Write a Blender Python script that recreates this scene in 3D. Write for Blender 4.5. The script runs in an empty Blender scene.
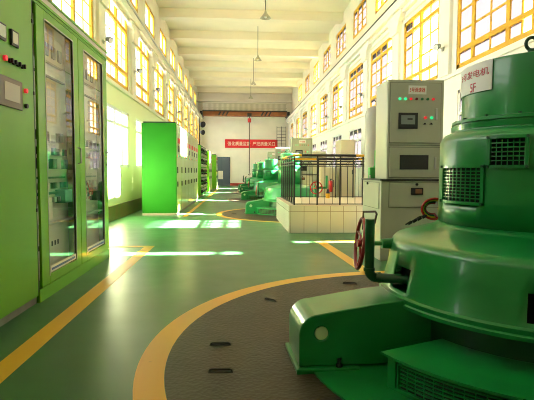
import bpy, bmesh, math, random
from mathutils import Vector, Matrix
random.seed(7)
PI = math.pi
S = bpy.context.scene
COL = S.collection

# ------------------------------------------------------------------ camera
def norm(v): return v.normalized()
F_PX = 470.0
d = norm(Vector((237.5-267, 171.5-200, F_PX)))          # hall axis in camera coordinates
r = norm(Vector((0, 1, 0)).cross(d)); dn = d.cross(r)
cam = bpy.data.cameras.new('camera'); cam.sensor_width = 36; cam.lens = 36*F_PX/534; cam.clip_start = .05; cam.clip_end = 300
co = bpy.data.objects.new('camera', cam); COL.objects.link(co)
cx = Vector((r[0], d[0], -dn[0])); cy = -Vector((r[1], d[1], -dn[1])); cz = -Vector((r[2], d[2], -dn[2]))
M = Matrix((cx, cy, cz)).transposed().to_4x4(); M.translation = Vector((0, 0, 1.2))
co.matrix_world = M
S.camera = co
# ------------------------------------------------------------------ light
W = bpy.data.worlds.new('sky'); S.world = W; W.use_nodes = True
bg = W.node_tree.nodes['Background']; bg.inputs[0].default_value = (1.0, .985, .94, 1); bg.inputs[1].default_value = 3.5
sun = bpy.data.lights.new('sun', 'SUN'); sun.energy = 150; sun.angle = .02; sun.color = (1, .94, .82)
so = bpy.data.objects.new('sun', sun); COL.objects.link(so)
so.rotation_euler = Vector((-1, -.01, -.77)).to_track_quat('-Z', 'Y').to_euler()
def portal(x, rot):
    l = bpy.data.lights.new('window_portal', 'AREA'); l.shape = 'RECTANGLE'; l.size = 6.9; l.size_y = 46; l.cycles.is_portal = True
    o = bpy.data.objects.new('window_portal', l); COL.objects.link(o); o.location = (x, 17, 4.6); o.rotation_euler = (0, rot, 0)
portal(-3.75, -PI/2); portal(5.0, PI/2)
S.view_settings.view_transform = 'Standard'; S.view_settings.look = 'None'
S.view_settings.exposure = 1.15; S.view_settings.gamma = 1; S.view_settings.use_curve_mapping = False
try:
    S.cycles.max_bounces = 10; S.cycles.diffuse_bounces = 4; S.cycles.transparent_max_bounces = 12
    S.cycles.sample_clamp_indirect = 8; S.cycles.caustics_reflective = False
    S.cycles.use_denoising = True; S.cycles.filter_width = 1.0
except Exception: pass

# ------------------------------------------------------------------ materials
MATS = {}
def mat(name, col, rough=.5, metal=0, coat=0, noise=0, nscale=6, bump=0, bscale=80, emit=0, spec=.5, col2=None):
    if name in MATS: return MATS[name]
    m = bpy.data.materials.new(name); m.use_nodes = True; nt = m.node_tree; b = nt.nodes['Principled BSDF']
    b.inputs['Base Color'].default_value = (*col, 1); b.inputs['Roughness'].default_value = rough; b.inputs['Metallic'].default_value = metal
    b.inputs['Coat Weight'].default_value = coat; b.inputs['Coat Roughness'].default_value = .08; b.inputs['Specular IOR Level'].default_value = spec
    tc = nt.nodes.new('ShaderNodeTexCoord')
    if noise or col2:
        n = nt.nodes.new('ShaderNodeTexNoise'); n.inputs['Scale'].default_value = nscale; n.inputs['Detail'].default_value = 6
        nt.links.new(tc.outputs['Object'], n.inputs['Vector'])
        mx = nt.nodes.new('ShaderNodeMix'); mx.data_type = 'RGBA'
        rmp = nt.nodes.new('ShaderNodeMapRange'); rmp.inputs[1].default_value = .35; rmp.inputs[2].default_value = .65
        nt.links.new(n.outputs['Fac'], rmp.inputs[0]); nt.links.new(rmp.outputs[0], mx.inputs[0])
        c2 = col2 or tuple(c*(1-noise) for c in col)
        mx.inputs[6].default_value = (*col, 1); mx.inputs[7].default_value = (*c2, 1)
        nt.links.new(mx.outputs[2], b.inputs['Base Color'])
    if bump:
        n2 = nt.nodes.new('ShaderNodeTexNoise'); n2.inputs['Scale'].default_value = bscale; n2.inputs['Detail'].default_value = 3
        nt.links.new(tc.outputs['Object'], n2.inputs['Vector'])
        bp = nt.nodes.new('ShaderNodeBump'); bp.inputs['Strength'].default_value = bump; bp.inputs['Distance'].default_value = .01
        nt.links.new(n2.outputs['Fac'], bp.inputs['Height']); nt.links.new(bp.outputs[0], b.inputs['Normal'])
    if emit:
        b.inputs['Emission Color'].default_value = (*col, 1); b.inputs['Emission Strength'].default_value = emit
    MATS[name] = m; return m
plaster = mat('cream_plaster', (.86, .80, .62), .8, noise=.06, nscale=2, bump=.1)
endpl = mat('end_wall_plaster', (.86, .81, .70), .8, noise=.06, nscale=1.5)
whitew = mat('white_wall_paint', (.92, .89, .80), .6, noise=.04, nscale=3)
ceilm = mat('ceiling_paint', (.90, .83, .64), .85, noise=.05, nscale=1)
frame_y = mat('yellow_window_paint', (.78, .42, .003), .5, coat=.0, noise=.12, nscale=8)
frame_w = mat('white_window_paint', (.85, .85, .8), .4)
cab_g = mat('bright_green_cabinet_paint', (.15, .46, .006), .4, coat=.12, noise=.08, nscale=2)
cab_g2 = mat('vivid_green_cabinet_paint', (.010, .155, .004), .6, coat=.0, spec=.2, noise=.08, nscale=2)
cab_c = mat('pale_cabinet_paint', (.42, .58, .24), .35, coat=.3, noise=.05, nscale=2)
mach_g = mat('machine_green_enamel', (.008, .26, .05), .30, coat=.25, noise=.25, nscale=3, bump=.06, bscale=14)
mach_d = mat('dark_green_enamel', (.006, .085, .03), .35, coat=.3, noise=.25, nscale=5)
far_g = mat('far_machine_green_enamel', (.012, .27, .07), .32, coat=.3, noise=.15, nscale=3)
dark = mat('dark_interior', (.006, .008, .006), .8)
black = mat('black_plastic', (.01, .01, .011), .4)
steel = mat('steel', (.5, .5, .48), .3, metal=1)
dsteel = mat('dark_steel', (.03, .03, .03), .45, metal=.6)
silver = mat('silver_trim', (.55, .55, .50), .35, metal=.3)
grey_c = mat('grey_green_cabinet_paint', (.45, .46, .34), .4, coat=.2, noise=.05, nscale=3)
grey_s = mat('grey_cabinet_seam', (.13, .14, .10), .6)
beige = mat('beige_cabinet_paint', (.58, .50, .34), .45)
cream_t = mat('cream_tank_paint', (.38, .36, .30), .4)
redm = mat('red_paint', (.55, .02, .015), .35, coat=.3)
dred = mat('dark_red_paint', (.34, .014, .025), .4)
banner = mat('red_banner_cloth', (.62, .012, .02), .7)
whitep = mat('white_sign', (.85, .84, .80), .5)
pinkt = mat('faded_red_letter', (.62, .10, .14), .6)
redt = mat('red_letter', (.60, .02, .02), .6)
orange = mat('orange_crane_paint', (.26, .085, .018), .5, noise=.25, nscale=3)
navy = mat('navy_door_paint', (.035, .06, .11), .5)
paper = mat('paper', (.75, .70, .60), .8)
yel = mat('yellow_rubber_paint', (.8, .42, .01), .5)
screen = mat('grey_screen', (.22, .24, .23), .3)
screen2 = mat('beige_screen', (.5, .48, .38), .25)
bezel = mat('bronze_bezel', (.16, .12, .08), .4)
tile = None
lampm = mat('lamp_shade_metal', (.45, .42, .30), .35, metal=.4)
basebd = mat('brown_baseboard', (.20, .12, .03), .35, noise=.5, nscale=4, col2=(.12, .16, .02))
mesh_b = mat('relay_panel_beige', (.72, .70, .58), .5)
teal = mat('teal_plastic', (.03, .22, .16), .4)
bluem = mat('blue_strip', (.05, .12, .40), .4)
cfr = mat('yellow_cable', (.75, .5, .02), .4)
cgr = mat('dark_green_cable', (.02, .10, .03), .5)
rust = mat('rusty_iron', (.10, .06, .04), .7, noise=.4, nscale=20)
concrete = mat('concrete_plinth', (.33, .30, .25), .7, noise=.2)
lgreen = mat('green_indicator', (.02, .75, .30), .3, emit=.5)
lred = mat('red_indicator', (.75, .02, .03), .3, emit=.3)
lit_hole_m = mat('lit_hole_pale_green', (.50, .66, .38), .4)
lgd = mat('dark_green_indicator', (.01, .16, .06), .3)
lrd = mat('dark_red_indicator', (.14, .015, .02), .3)

def floor_mat():
    m = bpy.data.materials.new('green_epoxy_floor'); m.use_nodes = True; nt = m.node_tree; b = nt.nodes['Principled BSDF']; L = nt.links
    tc = nt.nodes.new('ShaderNodeTexCoord')
    n = nt.nodes.new('ShaderNodeTexNoise'); n.inputs['Scale'].default_value = .55; n.inputs['Detail'].default_value = 8; n.inputs['Roughness'].default_value = .6
    L.new(tc.outputs['Object'], n.inputs['Vector'])
    cr = nt.nodes.new('ShaderNodeValToRGB'); cr.color_ramp.elements[0].position = .3; cr.color_ramp.elements[1].position = .7
    cr.color_ramp.elements[0].color = (.024, .108, .036, 1); cr.color_ramp.elements[1].color = (.038, .155, .054, 1)
    L.new(n.outputs['Fac'], cr.inputs[0]); L.new(cr.outputs[0], b.inputs['Base Color'])
    n2 = nt.nodes.new('ShaderNodeTexNoise'); n2.inputs['Scale'].default_value = 3; n2.inputs['Detail'].default_value = 5
    L.new(tc.outputs['Object'], n2.inputs['Vector'])
    mr = nt.nodes.new('ShaderNodeMapRange'); mr.inputs[3].default_value = .27; mr.inputs[4].default_value = .40
    L.new(n2.outputs['Fac'], mr.inputs[0]); L.new(mr.outputs[0], b.inputs['Roughness'])
    bp = nt.nodes.new('ShaderNodeBump'); bp.inputs['Strength'].default_value = .06; bp.inputs['Distance'].default_value = .02
    L.new(n2.outputs['Fac'], bp.inputs['Height']); L.new(bp.outputs[0], b.inputs['Normal'])
    b.inputs['Specular IOR Level'].default_value = .5
    return m
floorm = floor_mat()
def line_mat():
    m = bpy.data.materials.new('worn_yellow_floor_paint'); m.use_nodes = True; nt = m.node_tree; b = nt.nodes['Principled BSDF']; L = nt.links
    tc = nt.nodes.new('ShaderNodeTexCoord')
    n = nt.nodes.new('ShaderNodeTexNoise'); n.inputs['Scale'].default_value = 5; n.inputs['Detail'].default_value = 8; n.inputs['Roughness'].default_value = .7
    L.new(tc.outputs['Object'], n.inputs['Vector'])
    cr = nt.nodes.new('ShaderNodeValToRGB'); cr.color_ramp.elements[0].position = .26; cr.color_ramp.elements[1].position = .34
    cr.color_ramp.elements[0].color = (.16, .09, .03, 1); cr.color_ramp.elements[1].color = (.80, .40, .012, 1)
    L.new(n.outputs['Fac'], cr.inputs[0]); L.new(cr.outputs[0], b.inputs['Base Color']); b.inputs['Roughness'].default_value = .35
    return m
linem = line_mat()
def plate_mat():
    m = bpy.data.materials.new('brown_checker_plate'); m.use_nodes = True; nt = m.node_tree; b = nt.nodes['Principled BSDF']; L = nt.links
    tc = nt.nodes.new('ShaderNodeTexCoord')
    n = nt.nodes.new('ShaderNodeTexNoise'); n.inputs['Scale'].default_value = 2.2; n.inputs['Detail'].default_value = 8
    L.new(tc.outputs['Object'], n.inputs['Vector'])
    cr = nt.nodes.new('ShaderNodeValToRGB'); cr.color_ramp.elements[0].position = .3; cr.color_ramp.elements[1].position = .72
    cr.color_ramp.elements[0].color = (.026, .018, .011, 1); cr.color_ramp.elements[1].color = (.052, .038, .023, 1)
    L.new(n.outputs['Fac'], cr.inputs[0]); L.new(cr.outputs[0], b.inputs['Base Color'])
    v = nt.nodes.new('ShaderNodeTexVoronoi'); v.inputs['Scale'].default_value = 38; L.new(tc.outputs['Object'], v.inputs['Vector'])
    bp = nt.nodes.new('ShaderNodeBump'); bp.inputs['Strength'].default_value = .5; bp.inputs['Distance'].default_value = .006
    L.new(v.outputs['Distance'], bp.inputs['Height']); L.new(bp.outputs[0], b.inputs['Normal'])
    b.inputs['Roughness'].default_value = .5; b.inputs['Specular IOR Level'].default_value = .35
    return m
platem = plate_mat()
def tile_mat():
    m = bpy.data.materials.new('white_wall_tile'); m.use_nodes = True; nt = m.node_tree; b = nt.nodes['Principled BSDF']; L = nt.links
    tc = nt.nodes.new('ShaderNodeTexCoord'); sp = nt.nodes.new('ShaderNodeSeparateXYZ'); L.new(tc.outputs['Object'], sp.inputs[0])
    ad = nt.nodes.new('ShaderNodeMath'); ad.operation = 'ADD'; L.new(sp.outputs[0], ad.inputs[0]); L.new(sp.outputs[1], ad.inputs[1])
    def grid(src, pitch, off, w):
        a = nt.nodes.new('ShaderNodeMath'); a.operation = 'ADD'; L.new(src, a.inputs[0]); a.inputs[1].default_value = off
        q = nt.nodes.new('ShaderNodeMath'); q.operation = 'PINGPONG'; L.new(a.outputs[0], q.inputs[0]); q.inputs[1].default_value = pitch/2
        c = nt.nodes.new('ShaderNodeMath'); c.operation = 'LESS_THAN'; L.new(q.outputs[0], c.inputs[0]); c.inputs[1].default_value = w; return c
    g1 = grid(ad.outputs[0], .26, .0, .004); g2 = grid(sp.outputs[2], .42, 0, .004)
    mxx = nt.nodes.new('ShaderNodeMath'); mxx.operation = 'MAXIMUM'; L.new(g1.outputs[0], mxx.inputs[0]); L.new(g2.outputs[0], mxx.inputs[1])
    mx = nt.nodes.new('ShaderNodeMix'); mx.data_type = 'RGBA'; L.new(mxx.outputs[0], mx.inputs[0])
    mx.inputs[6].default_value = (.74, .70, .58, 1); mx.inputs[7].default_value = (.25, .18, .10, 1)
    L.new(mx.outputs[2], b.inputs['Base Color']); b.inputs['Roughness'].default_value = .25
    return m
tile = tile_mat()
def glass_mat(name, tint, gloss, rough=.02, frost=0, fcol=(.8, .78, .8)):
    m = bpy.data.materials.new(name); m.use_nodes = True; nt = m.node_tree; L = nt.links
    nt.nodes.remove(nt.nodes['Principled BSDF']); out = nt.nodes['Material Output']
    tr = nt.nodes.new('ShaderNodeBsdfTransparent'); tr.inputs[0].default_value = (*tint, 1)
    gl = nt.nodes.new('ShaderNodeBsdfGlossy'); gl.inputs['Roughness'].default_value = rough
    lw = nt.nodes.new('ShaderNodeFresnel'); 
    ge = nt.nodes.new('ShaderNodeNewGeometry'); mi = nt.nodes.new('ShaderNodeMapRange'); L.new(ge.outputs['Backfacing'], mi.inputs[0])
    mi.inputs[3].default_value = 1.5; mi.inputs[4].default_value = 1/1.5; L.new(mi.outputs[0], lw.inputs['IOR'])
    ml = nt.nodes.new('ShaderNodeMath'); ml.operation = 'MULTIPLY_ADD'; L.new(lw.outputs[0], ml.inputs[0]); ml.inputs[1].default_value = gloss; ml.inputs[2].default_value = .0
    ml.use_clamp = True
    base = tr
    if frost:
        tl = nt.nodes.new('ShaderNodeBsdfTranslucent'); tl.inputs[0].default_value = (*fcol, 1)
        df = nt.nodes.new('ShaderNodeBsdfDiffuse'); df.inputs[0].default_value = (*fcol, 1)
        m1 = nt.nodes.new('ShaderNodeMixShader'); m1.inputs[0].default_value = .35; L.new(tl.outputs[0], m1.inputs[1]); L.new(df.outputs[0], m1.inputs[2])
        m2 = nt.nodes.new('ShaderNodeMixShader'); m2.inputs[0].default_value = frost; L.new(tr.outputs[0], m2.inputs[1]); L.new(m1.outputs[0], m2.inputs[2])
        base = m2
    mx = nt.nodes.new('ShaderNodeMixShader'); L.new(ml.outputs[0], mx.inputs[0]); L.new(base.outputs[0], mx.inputs[1]); L.new(gl.outputs[0], mx.inputs[2])
    L.new(mx.outputs[0], out.inputs[0]); return m
glass = glass_mat('clear_glass', (.98, .985, .98), .7)
frosted = glass_mat('frosted_glass', (.9, .88, .9), .3, frost=1.0, fcol=(.019, .0175, .020))
cabglass = glass_mat('cabinet_glass', (.97, .98, .95), 1.5, rough=.01)

# ------------------------------------------------------------------ helpers
class MB:
    def __init__(s): s.bm = bmesh.new()
    def box(s, x0, y0, z0, x1, y1, z1, m=0, rot=None, piv=None):
        vs = [s.bm.verts.new((x, y, z)) for x in (x0, x1) for y in (y0, y1) for z in (z0, z1)]
        for f in ((0, 1, 3, 2), (4, 6, 7, 5), (0, 4, 5, 1), (2, 3, 7, 6), (0, 2, 6, 4), (1, 5, 7, 3)):
            fc = s.bm.faces.new([vs[i] for i in f]); fc.material_index = m
        return vs
    def prism(s, pts, axis, a0, a1):
        """closed outline pts (2-D) extruded along axis 'x','y' or 'z' from a0 to a1"""
        def mk(p, a): return {'x': (a, p[0], p[1]), 'y': (p[0], a, p[1]), 'z': (p[0], p[1], a)}[axis]
        A = [s.bm.verts.new(mk(p, a0)) for p in pts]; B = [s.bm.verts.new(mk(p, a1)) for p in pts]
        n = len(pts)
        s.bm.faces.new(A); s.bm.faces.new(B[::-1])
        for i in range(n): s.bm.faces.new((A[i], B[i], B[(i+1) % n], A[(i+1) % n]))
    def lathe(s, prof, cx=0, cy=0, seg=64, a0=0, a1=2*PI, skip=None, cap=False):
        full = abs(a1-a0-2*PI) < 1e-6; n = seg if full else seg+1; rows = []
        for (R, z) in prof:
            rows.append([s.bm.verts.new((cx+R*math.cos(a0+(a1-a0)*i/seg), cy+R*math.sin(a0+(a1-a0)*i/seg), z)) for i in range(n)])
        for j in range(len(prof)-1):
            for i in range(seg):
                k = (i+1) % n
                if skip and skip(j, a0+(a1-a0)*(i+.5)/seg): continue
                s.bm.faces.new((rows[j][i], rows[j][k], rows[j+1][k], rows[j+1][i]))
        if cap and full:
            s.bm.faces.new(rows[-1]); s.bm.faces.new(rows[0][::-1])
        return rows
    def cyl(s, p0, p1, R, seg=16, R2=None):
        p0 = Vector(p0); p1 = Vector(p1); ax = (p1-p0).normalized(); R2 = R if R2 is None else R2
        u = ax.orthogonal().normalized(); v = ax.cross(u)
        A = [s.bm.verts.new(p0+(u*math.cos(2*PI*i/seg)+v*math.sin(2*PI*i/seg))*R) for i in range(seg)]
        B = [s.bm.verts.new(p1+(u*math.cos(2*PI*i/seg)+v*math.sin(2*PI*i/seg))*R2) for i in range(seg)]
        s.bm.faces.new(A[::-1]); s.bm.faces.new(B)
        for i in range(seg): s.bm.faces.new((A[i], A[(i+1) % seg], B[(i+1) % seg], B[i]))
    def tube(s, pts, R, seg=10, closed=False):
        pts = [Vector(p) for p in pts]; n = len(pts); rings = []; u = None
        for i, p in enumerate(pts):
            if closed: t = (pts[(i+1) % n]-pts[i-1]).normalized()
            else: t = (pts[min(i+1, n-1)]-pts[max(i-1, 0)]).normalized()
            if u is None: u = t.orthogonal().normalized()
            u = (u-t*u.dot(t)).normalized(); v = t.cross(u)
            rings.append([s.bm.verts.new(p+(u*math.cos(2*PI*k/seg)+v*math.sin(2*PI*k/seg))*R) for k in range(seg)])
        for i in range(n if closed else n-1):
            a = rings[i]; b = rings[(i+1) % n]
            for k in range(seg): s.bm.faces.new((a[k], a[(k+1) % seg], b[(k+1) % seg], b[k]))
        if not closed: s.bm.faces.new(rings[0][::-1]); s.bm.faces.new(rings[-1])
    def sphere(s, c, R, seg=16):
        bmesh.ops.create_uvsphere(s.bm, u_segments=seg, v_segments=seg//2, radius=R, matrix=Matrix.Translation(c))
    def build(s, name, m, parent=None, smooth=False, bevel=0, solid=0, loc=None):
        bmesh.ops.recalc_face_normals(s.bm, faces=s.bm.faces[:])
        me = bpy.data.meshes.new(name)
        if smooth:
            for f in s.bm.faces: f.smooth = True
            for e in s.bm.edges:
                if len(e.link_faces) == 2 and e.calc_face_angle(0) > .6: e.smooth = False
        s.bm.to_mesh(me); s.bm.free(); me.materials.append(m)
        o = bpy.data.objects.new(name, me); COL.objects.link(o)
        if parent: o.parent = parent
        if loc: o.location = loc
        if solid:
            md = o.modifiers.new('thickness', 'SOLIDIFY'); md.thickness = solid; md.offset = -1
        if bevel:
            md = o.modifiers.new('bevel', 'BEVEL'); md.width = bevel; md.segments = 2; md.limit_method = 'ANGLE'
        return o
def tag(o, label=None, cat=None, group=None, kind=None):
    if label: o['label'] = label
    if cat: o['category'] = cat
    if group: o['group'] = group
    if kind: o['kind'] = kind
    return o
def struct(o): o['kind'] = 'structure'; return o
def empty(name, loc, label, cat, group=None, rz=0):
    o = bpy.data.objects.new(name, None); COL.objects.link(o); o.location = loc; o.rotation_euler.z = rz; o.empty_display_size = .2
    return tag(o, label, cat, group)
def dup(o, parent=None, loc=None, label=None, group=None):
    def cp(a, par):
        c = a.copy(); COL.objects.link(c); c.parent = par
        if a.parent is not None: c.matrix_parent_inverse = a.matrix_parent_inverse.copy()
        for ch in kids.get(a.name, []): cp(ch, c)
        return c
    kids = {}
    for q in bpy.data.objects:
        if q.parent: kids.setdefault(q.parent.name, []).append(q)
    c = cp(o, parent)
    if loc: c.location = loc
    if label: c['label'] = label
    if group: c['group'] = group
    return c
def bx(name, m, b, parent=None, bevel=0):
    mb = MB(); mb.box(*b); return mb.build(name, m, parent, bevel=bevel)
def text(name, body, m, fn, size, width, parent=None, squeeze=None, bold=.012):
    """letters as thin solid mesh; fn maps (u, v, depth) -> point; (0,0) is the middle"""
    c = bpy.data.curves.new('letters', 'FONT'); c.body = body; c.size = size; c.align_x = 'CENTER'; c.align_y = 'CENTER'; c.extrude = .5; c.resolution_u = 3; c.offset = bold
    t = bpy.data.objects.new('letters', c); COL.objects.link(t); bpy.context.view_layer.update()
    me = bpy.data.meshes.new_from_object(t); bpy.data.objects.remove(t)
    xs = [v.co.x for v in me.vertices]; ys = [v.co.y for v in me.vertices]
    cxm = (min(xs)+max(xs))/2; cym = (min(ys)+max(ys))/2; k = width/(max(xs)-min(xs)); ky = (squeeze/(max(ys)-min(ys))) if squeeze else k
    for v in me.vertices: v.co = Vector(fn((v.co.x-cxm)*k, (v.co.y-cym)*ky, .5+v.co.z))
    me.materials.clear(); me.materials.append(m); me.name = name
    o = bpy.data.objects.new(name, me); COL.objects.link(o)
    if parent: o.parent = parent
    return o

# ------------------------------------------------------------------ room shell
XL, XR, Y0, Y1 = -3.05, 4.3, -6.0, 40.0
UL, UR = -3.32, 4.57           # planes of the upper clerestory wall
ZC = 8.1
mb = MB(); mb.box(-3.9, Y0-.3, -.3, 5.2, Y1+.3, 0); f = mb.build('floor', floorm); struct(f)
mb = MB(); mb.box(-3.9, Y0-.3, ZC, 5.2, Y1+.3, ZC+.3); struct(mb.build('ceiling', ceilm))
bx('wall_back', plaster, (-3.9, Y0-.3, 0, 5.2, Y0, ZC))['kind'] = 'structure'
bx('wall_end', endpl, (-3.9, Y1, 0, 5.2, Y1+.3, ZC))['kind'] = 'structure'
n_trim = [0]
def trim(b, m, bevel=0):
    n_trim[0] += 1
    o = bx('trim_%d' % n_trim[0], m, b, bevel=bevel); struct(o); return o
yb = 23.9-3.15*9
while yb < 40:
    trim((UL, yb-.2, 7.72, UR, yb+.2, ZC), ceilm); yb += 3.15

# bays: (far edge, width)
right_tall = [(9.16, 5.85)] + [(y, y-2.15) for y in [12.16, 15.22, 18.18, 21.32, 24.55, 27.75, 31.2, 34.6, 38.2]]
left_tall = [(10.4+3.17*k, 8.1+3.17*k) for k in range(-2, 10)]
right_up = [(y+.2+.02*y, y+.2+.02*y-1.95) for y in [9.1, 12.16, 15.22, 18.18, 21.32, 24.55, 27.75, 31.2, 34.6]]
left_up = [(19.5+3.17*k, 17.6+3.17*k) for k in range(-7, 7)]
def wall_holes(name, xa, xb, z0, z1, holes, m):
    ys = sorted(set([Y0, Y1]+[h[0] for h in holes]+[h[1] for h in holes])); ys = [y for y in ys if Y0 <= y <= Y1]
    mb = MB()
    for a, b in zip(ys, ys[1:]):
        hz = sorted([(h[2], h[3]) for h in holes if h[0] <= a+1e-6 and h[1] >= b-1e-6]); z = z0
        for (p, q) in hz:
            mb.box(xa, a, z, xb, b, p); z = q
        mb.box(xa, a, z, xb, b, z1)
    o = mb.build(name, m); return struct(o)
ZRT = (3.22, 5.02); ZLT = (3.42, 5.5); ZLOW = (1.3, 2.8)
RU = (6.42, 7.5); LU = (6.45, 7.38)
hr = [(n, f_, *ZRT) for f_, n in right_tall if n > Y0] + [(f_-1.95, f_-.1, *ZLOW) for f_, n in right_tall if n > Y0]
hl = [(n, f_, *ZLT) for f_, n in left_tall if f_ < Y1 and n > Y0] + [(n+.05, f_-.05, *ZLOW) for f_, n in left_tall if f_ < Y1 and n > Y0]
wall_holes('wall_right', XR, XR+.32, 0, 5.6, hr, whitew)
wall_holes('wall_left', XL-.32, XL, 3.28, 5.6, [h for h in hl if h[2] > 3], plaster)
lower_wall_m = mat('pale_green_lower_wall', (.84, .90, .50), .45, coat=.2)  # lower left wall, yellower and greener than the plaster above
o = wall_holes('wall_left_lower', XL-.32, XL, 0, 3.28, [h for h in hl if h[2] < 3], lower_wall_m)
hru = [(n, f_, *RU) for f_, n in right_up if f_ < Y1]; hlu = [(n, f_, *LU) for f_, n in left_up if f_ < Y1]
o = wall_holes('wall_right_upper', UR, UR+.3, 5.6, ZC, hru, plaster); o.name = 'wall_right_clerestory'
o = wall_holes('wall_left_upper', UL-.3, UL, 5.6, ZC, hlu, plaster); o.name = 'wall_left_clerestory'

n_win = [0]
def window(side, xw, y0, y1, z0, z1, vs, hs, fm, fw=.09, tw=.04, frost_cells=None, style=''):
    """vs/hs: list of (position fraction or value, thick?) ; frame is one mesh, glass its child"""
    n_win[0] += 1
    s = 1 if side == 'R' else -1; xa, xb = sorted((xw, xw+s*.05))
    mb = MB(); w = fw; vs = sorted(vs)
    mb.box(xa, y0, z0, xb, y1, z0+w); mb.box(xa, y0, z1-w, xb, y1, z1)
    mb.box(xa, y0, z0, xb, y0+w, z1); mb.box(xa, y1-w, z0, xb, y1, z1)
    for v, th in vs:
        t = (w*.55 if th else tw*.6); e = .017 if not th else -.003
        mb.box(xa+e, v-t, z0+w*.9, xb-e, v+t, z1-w*.9)
    for v, th in hs:
        t = (w*.5 if th else tw*.5); e = .0185 if not th else -.006
        mb.box(xa+e, y0+w*.9, v-t, xb-e, y1-w*.9, v+t)
    fr = mb.build('window_%d' % n_win[0], fm); struct(fr)
    xg = (xa+xb)/2
    def sheet(mb, a, b): mb.bm.faces.new([mb.bm.verts.new(p) for p in ((xg, a, z0+.02), (xg, b, z0+.02), (xg, b, z1-.02), (xg, a, z1-.02))])
    cols = [y0]+[v for v, t in vs]+[y1]
    cl = MB(); fz = MB(); nc = nf = 0
    for i, (a, b) in enumerate(zip(cols, cols[1:])):
        if frost_cells and i in frost_cells: sheet(fz, a, b); nf += 1
        else: sheet(cl, a, b); nc += 1
    if nc: cl.build('glass_pane', glass, fr)
    else: cl.bm.free()
    if nf: fz.build('frosted_pane', frosted, fr)
    else: fz.bm.free()
    return fr
XRW = XR+.015; XLW = XL-.015+.0
for i, (f_, n) in enumerate(right_tall):
    if n <= Y0: continue
    if i == 0:
        vs = [(8.55, 1), (7.97, 0), (7.42, 1), (7.06, 0), (6.80, 0), (6.3, 1)]; fc = {0, 1, 3, 4, 5, 6}
    else:
        q = (f_-n)/4; vs = [(n+q, 0), (n+2*q, 1), (n+3*q, 0)]
        fc = {1: set(), 2: {1, 2, 3}, 3: {0, 1, 3}, 4: {2, 3}, 5: {0, 1, 2}, 6: {0, 3}, 7: {0, 1, 2, 3}, 8: {2, 3}, 9: {0, 1, 2, 3}}.get(i, {0, 1, 2, 3})
        if i == 1: fc = {3}
        if i in (2, 3): fc = {0, 1, 2, 3} if i == 3 else {1, 2, 3}
    z0, z1 = ZRT
    hs = [(3.56, 1), (4.70, 1), (3.94, 0), (4.32, 0)]
    window('R', XRW, n, f_, z0, z1, vs, hs, frame_y, frost_cells=fc)
    a, b = f_-1.95, f_-.1; q = (b-a)/3
    window('R', XRW, a, b, ZLOW[0], ZLOW[1], [(a+q, 1), (a+2*q, 1)], [(2.35, 1)], frame_w, fw=.06, frost_cells={0, 2} if i == 0 else {0, 1, 2})
for i, (f_, n) in enumerate(left_tall):
    if f_ > Y1 or n < Y0: continue
    q = (f_-n)/4; z0, z1 = ZLT
    window('L', XLW, n, f_, z0, z1, [(n+q, 0), (n+2*q, 1), (n+3*q, 0)], [(3.86, 1), (5.02, 1), (4.24, 0), (4.63, 0)], frame_y, fw=.10, tw=.022)
    a, b = n+.05, f_-.05; q = (b-a)/3
    window('L', XLW, a, b, ZLOW[0], ZLOW[1], [(a+q, 1), (a+2*q, 1)], [(2.4, 1)], frame_w, fw=.07)
for k, (f_, n) in enumerate(right_up):
    if f_ > Y1: continue
    q = (f_-n)/3; h3 = (RU[1]-RU[0])/3
    window('R', UR+.015, n, f_, RU[0], RU[1], [(n+q, 1), (n+2*q, 1)], [(RU[0]+h3, 0), (RU[0]+2*h3, 0)], frame_y, fw=.10, frost_cells=set() if 9.5 < f_ < 16 or k % 2 == 0 and f_ > 22 else {0, 1, 2})
for f_, n in left_up:
    if f_ > Y1: continue
    q = (f_-n)/2
    window('L', UL-.015, n, f_, LU[0], LU[1], [(n+q, 1)], [], frame_y, fw=.11)
# crane ledges, corbels, pilasters, sills
trim((XL-.27, Y0, 5.38, -2.87, Y1, 5.6), plaster); trim((4.08, Y0, 5.38, UR, Y1, 5.6), whitew)
trim((XL-.0, Y0, 5.30, XL+.06, Y1, 5.38), plaster); trim((XR-.1, Y0, 5.28, XR, Y1, 5.38), whitew)
trim((4.075, Y0, 5.60, 4.13, Y1, 5.65), dsteel); trim((-2.9, Y0, 5.60, -2.84, Y1, 5.65), silver)
trim((XL, Y0, 3.28, XL+.07, Y1, 3.36), plaster); trim((XR-.05, Y0, 3.10, XR, Y1, 3.17), whitew)
trim((XR-.02, Y0, 5.12, XR, Y1, 5.16), plaster)
def pilaster(x, s, yc, w, z0, m):
    n_trim[0] += 1
    mb = MB(); a, b = sorted((x, x+s*.07)); mb.box(a, yc-w/2, z0, b, yc+w/2, 5.38)
    # flared corbel head
    mb.prism([(yc-w/2-.32, 5.38), (yc-w/2-.32, 5.28), (yc-w/2-.12, 5.12), (yc-w/2, 4.86), (yc+w/2, 4.86), (yc+w/2+.12, 5.12), (yc+w/2+.32, 5.28), (yc+w/2+.32, 5.38)], 'x', x, x+s*.13)
    struct(mb.build('trim_%d' % n_trim[0], m))
rp = sorted(right_tall)
rp = [(4.7, .5)]+rp
for (f_, n), (f2, n2) in zip(rp, rp[1:]):
    pilaster(XR, -1, (f_+n2)/2, max(.3, (n2-f_)*.55), 3.17, whitew)
for (f_, n), (f2, n2) in zip(left_tall, left_tall[1:]):
    if n2 < Y1: pilaster(XL, 1, (f_+n2)/2, .5, 3.36, plaster)
o = bx('baseboard_left', basebd, (XL, Y0, 0, XL+.05, Y1, .36)); struct(o)
o = bx('baseboard_right', basebd, (XR-.03, Y0, 0, XR, Y1, .2)); struct(o)
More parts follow.
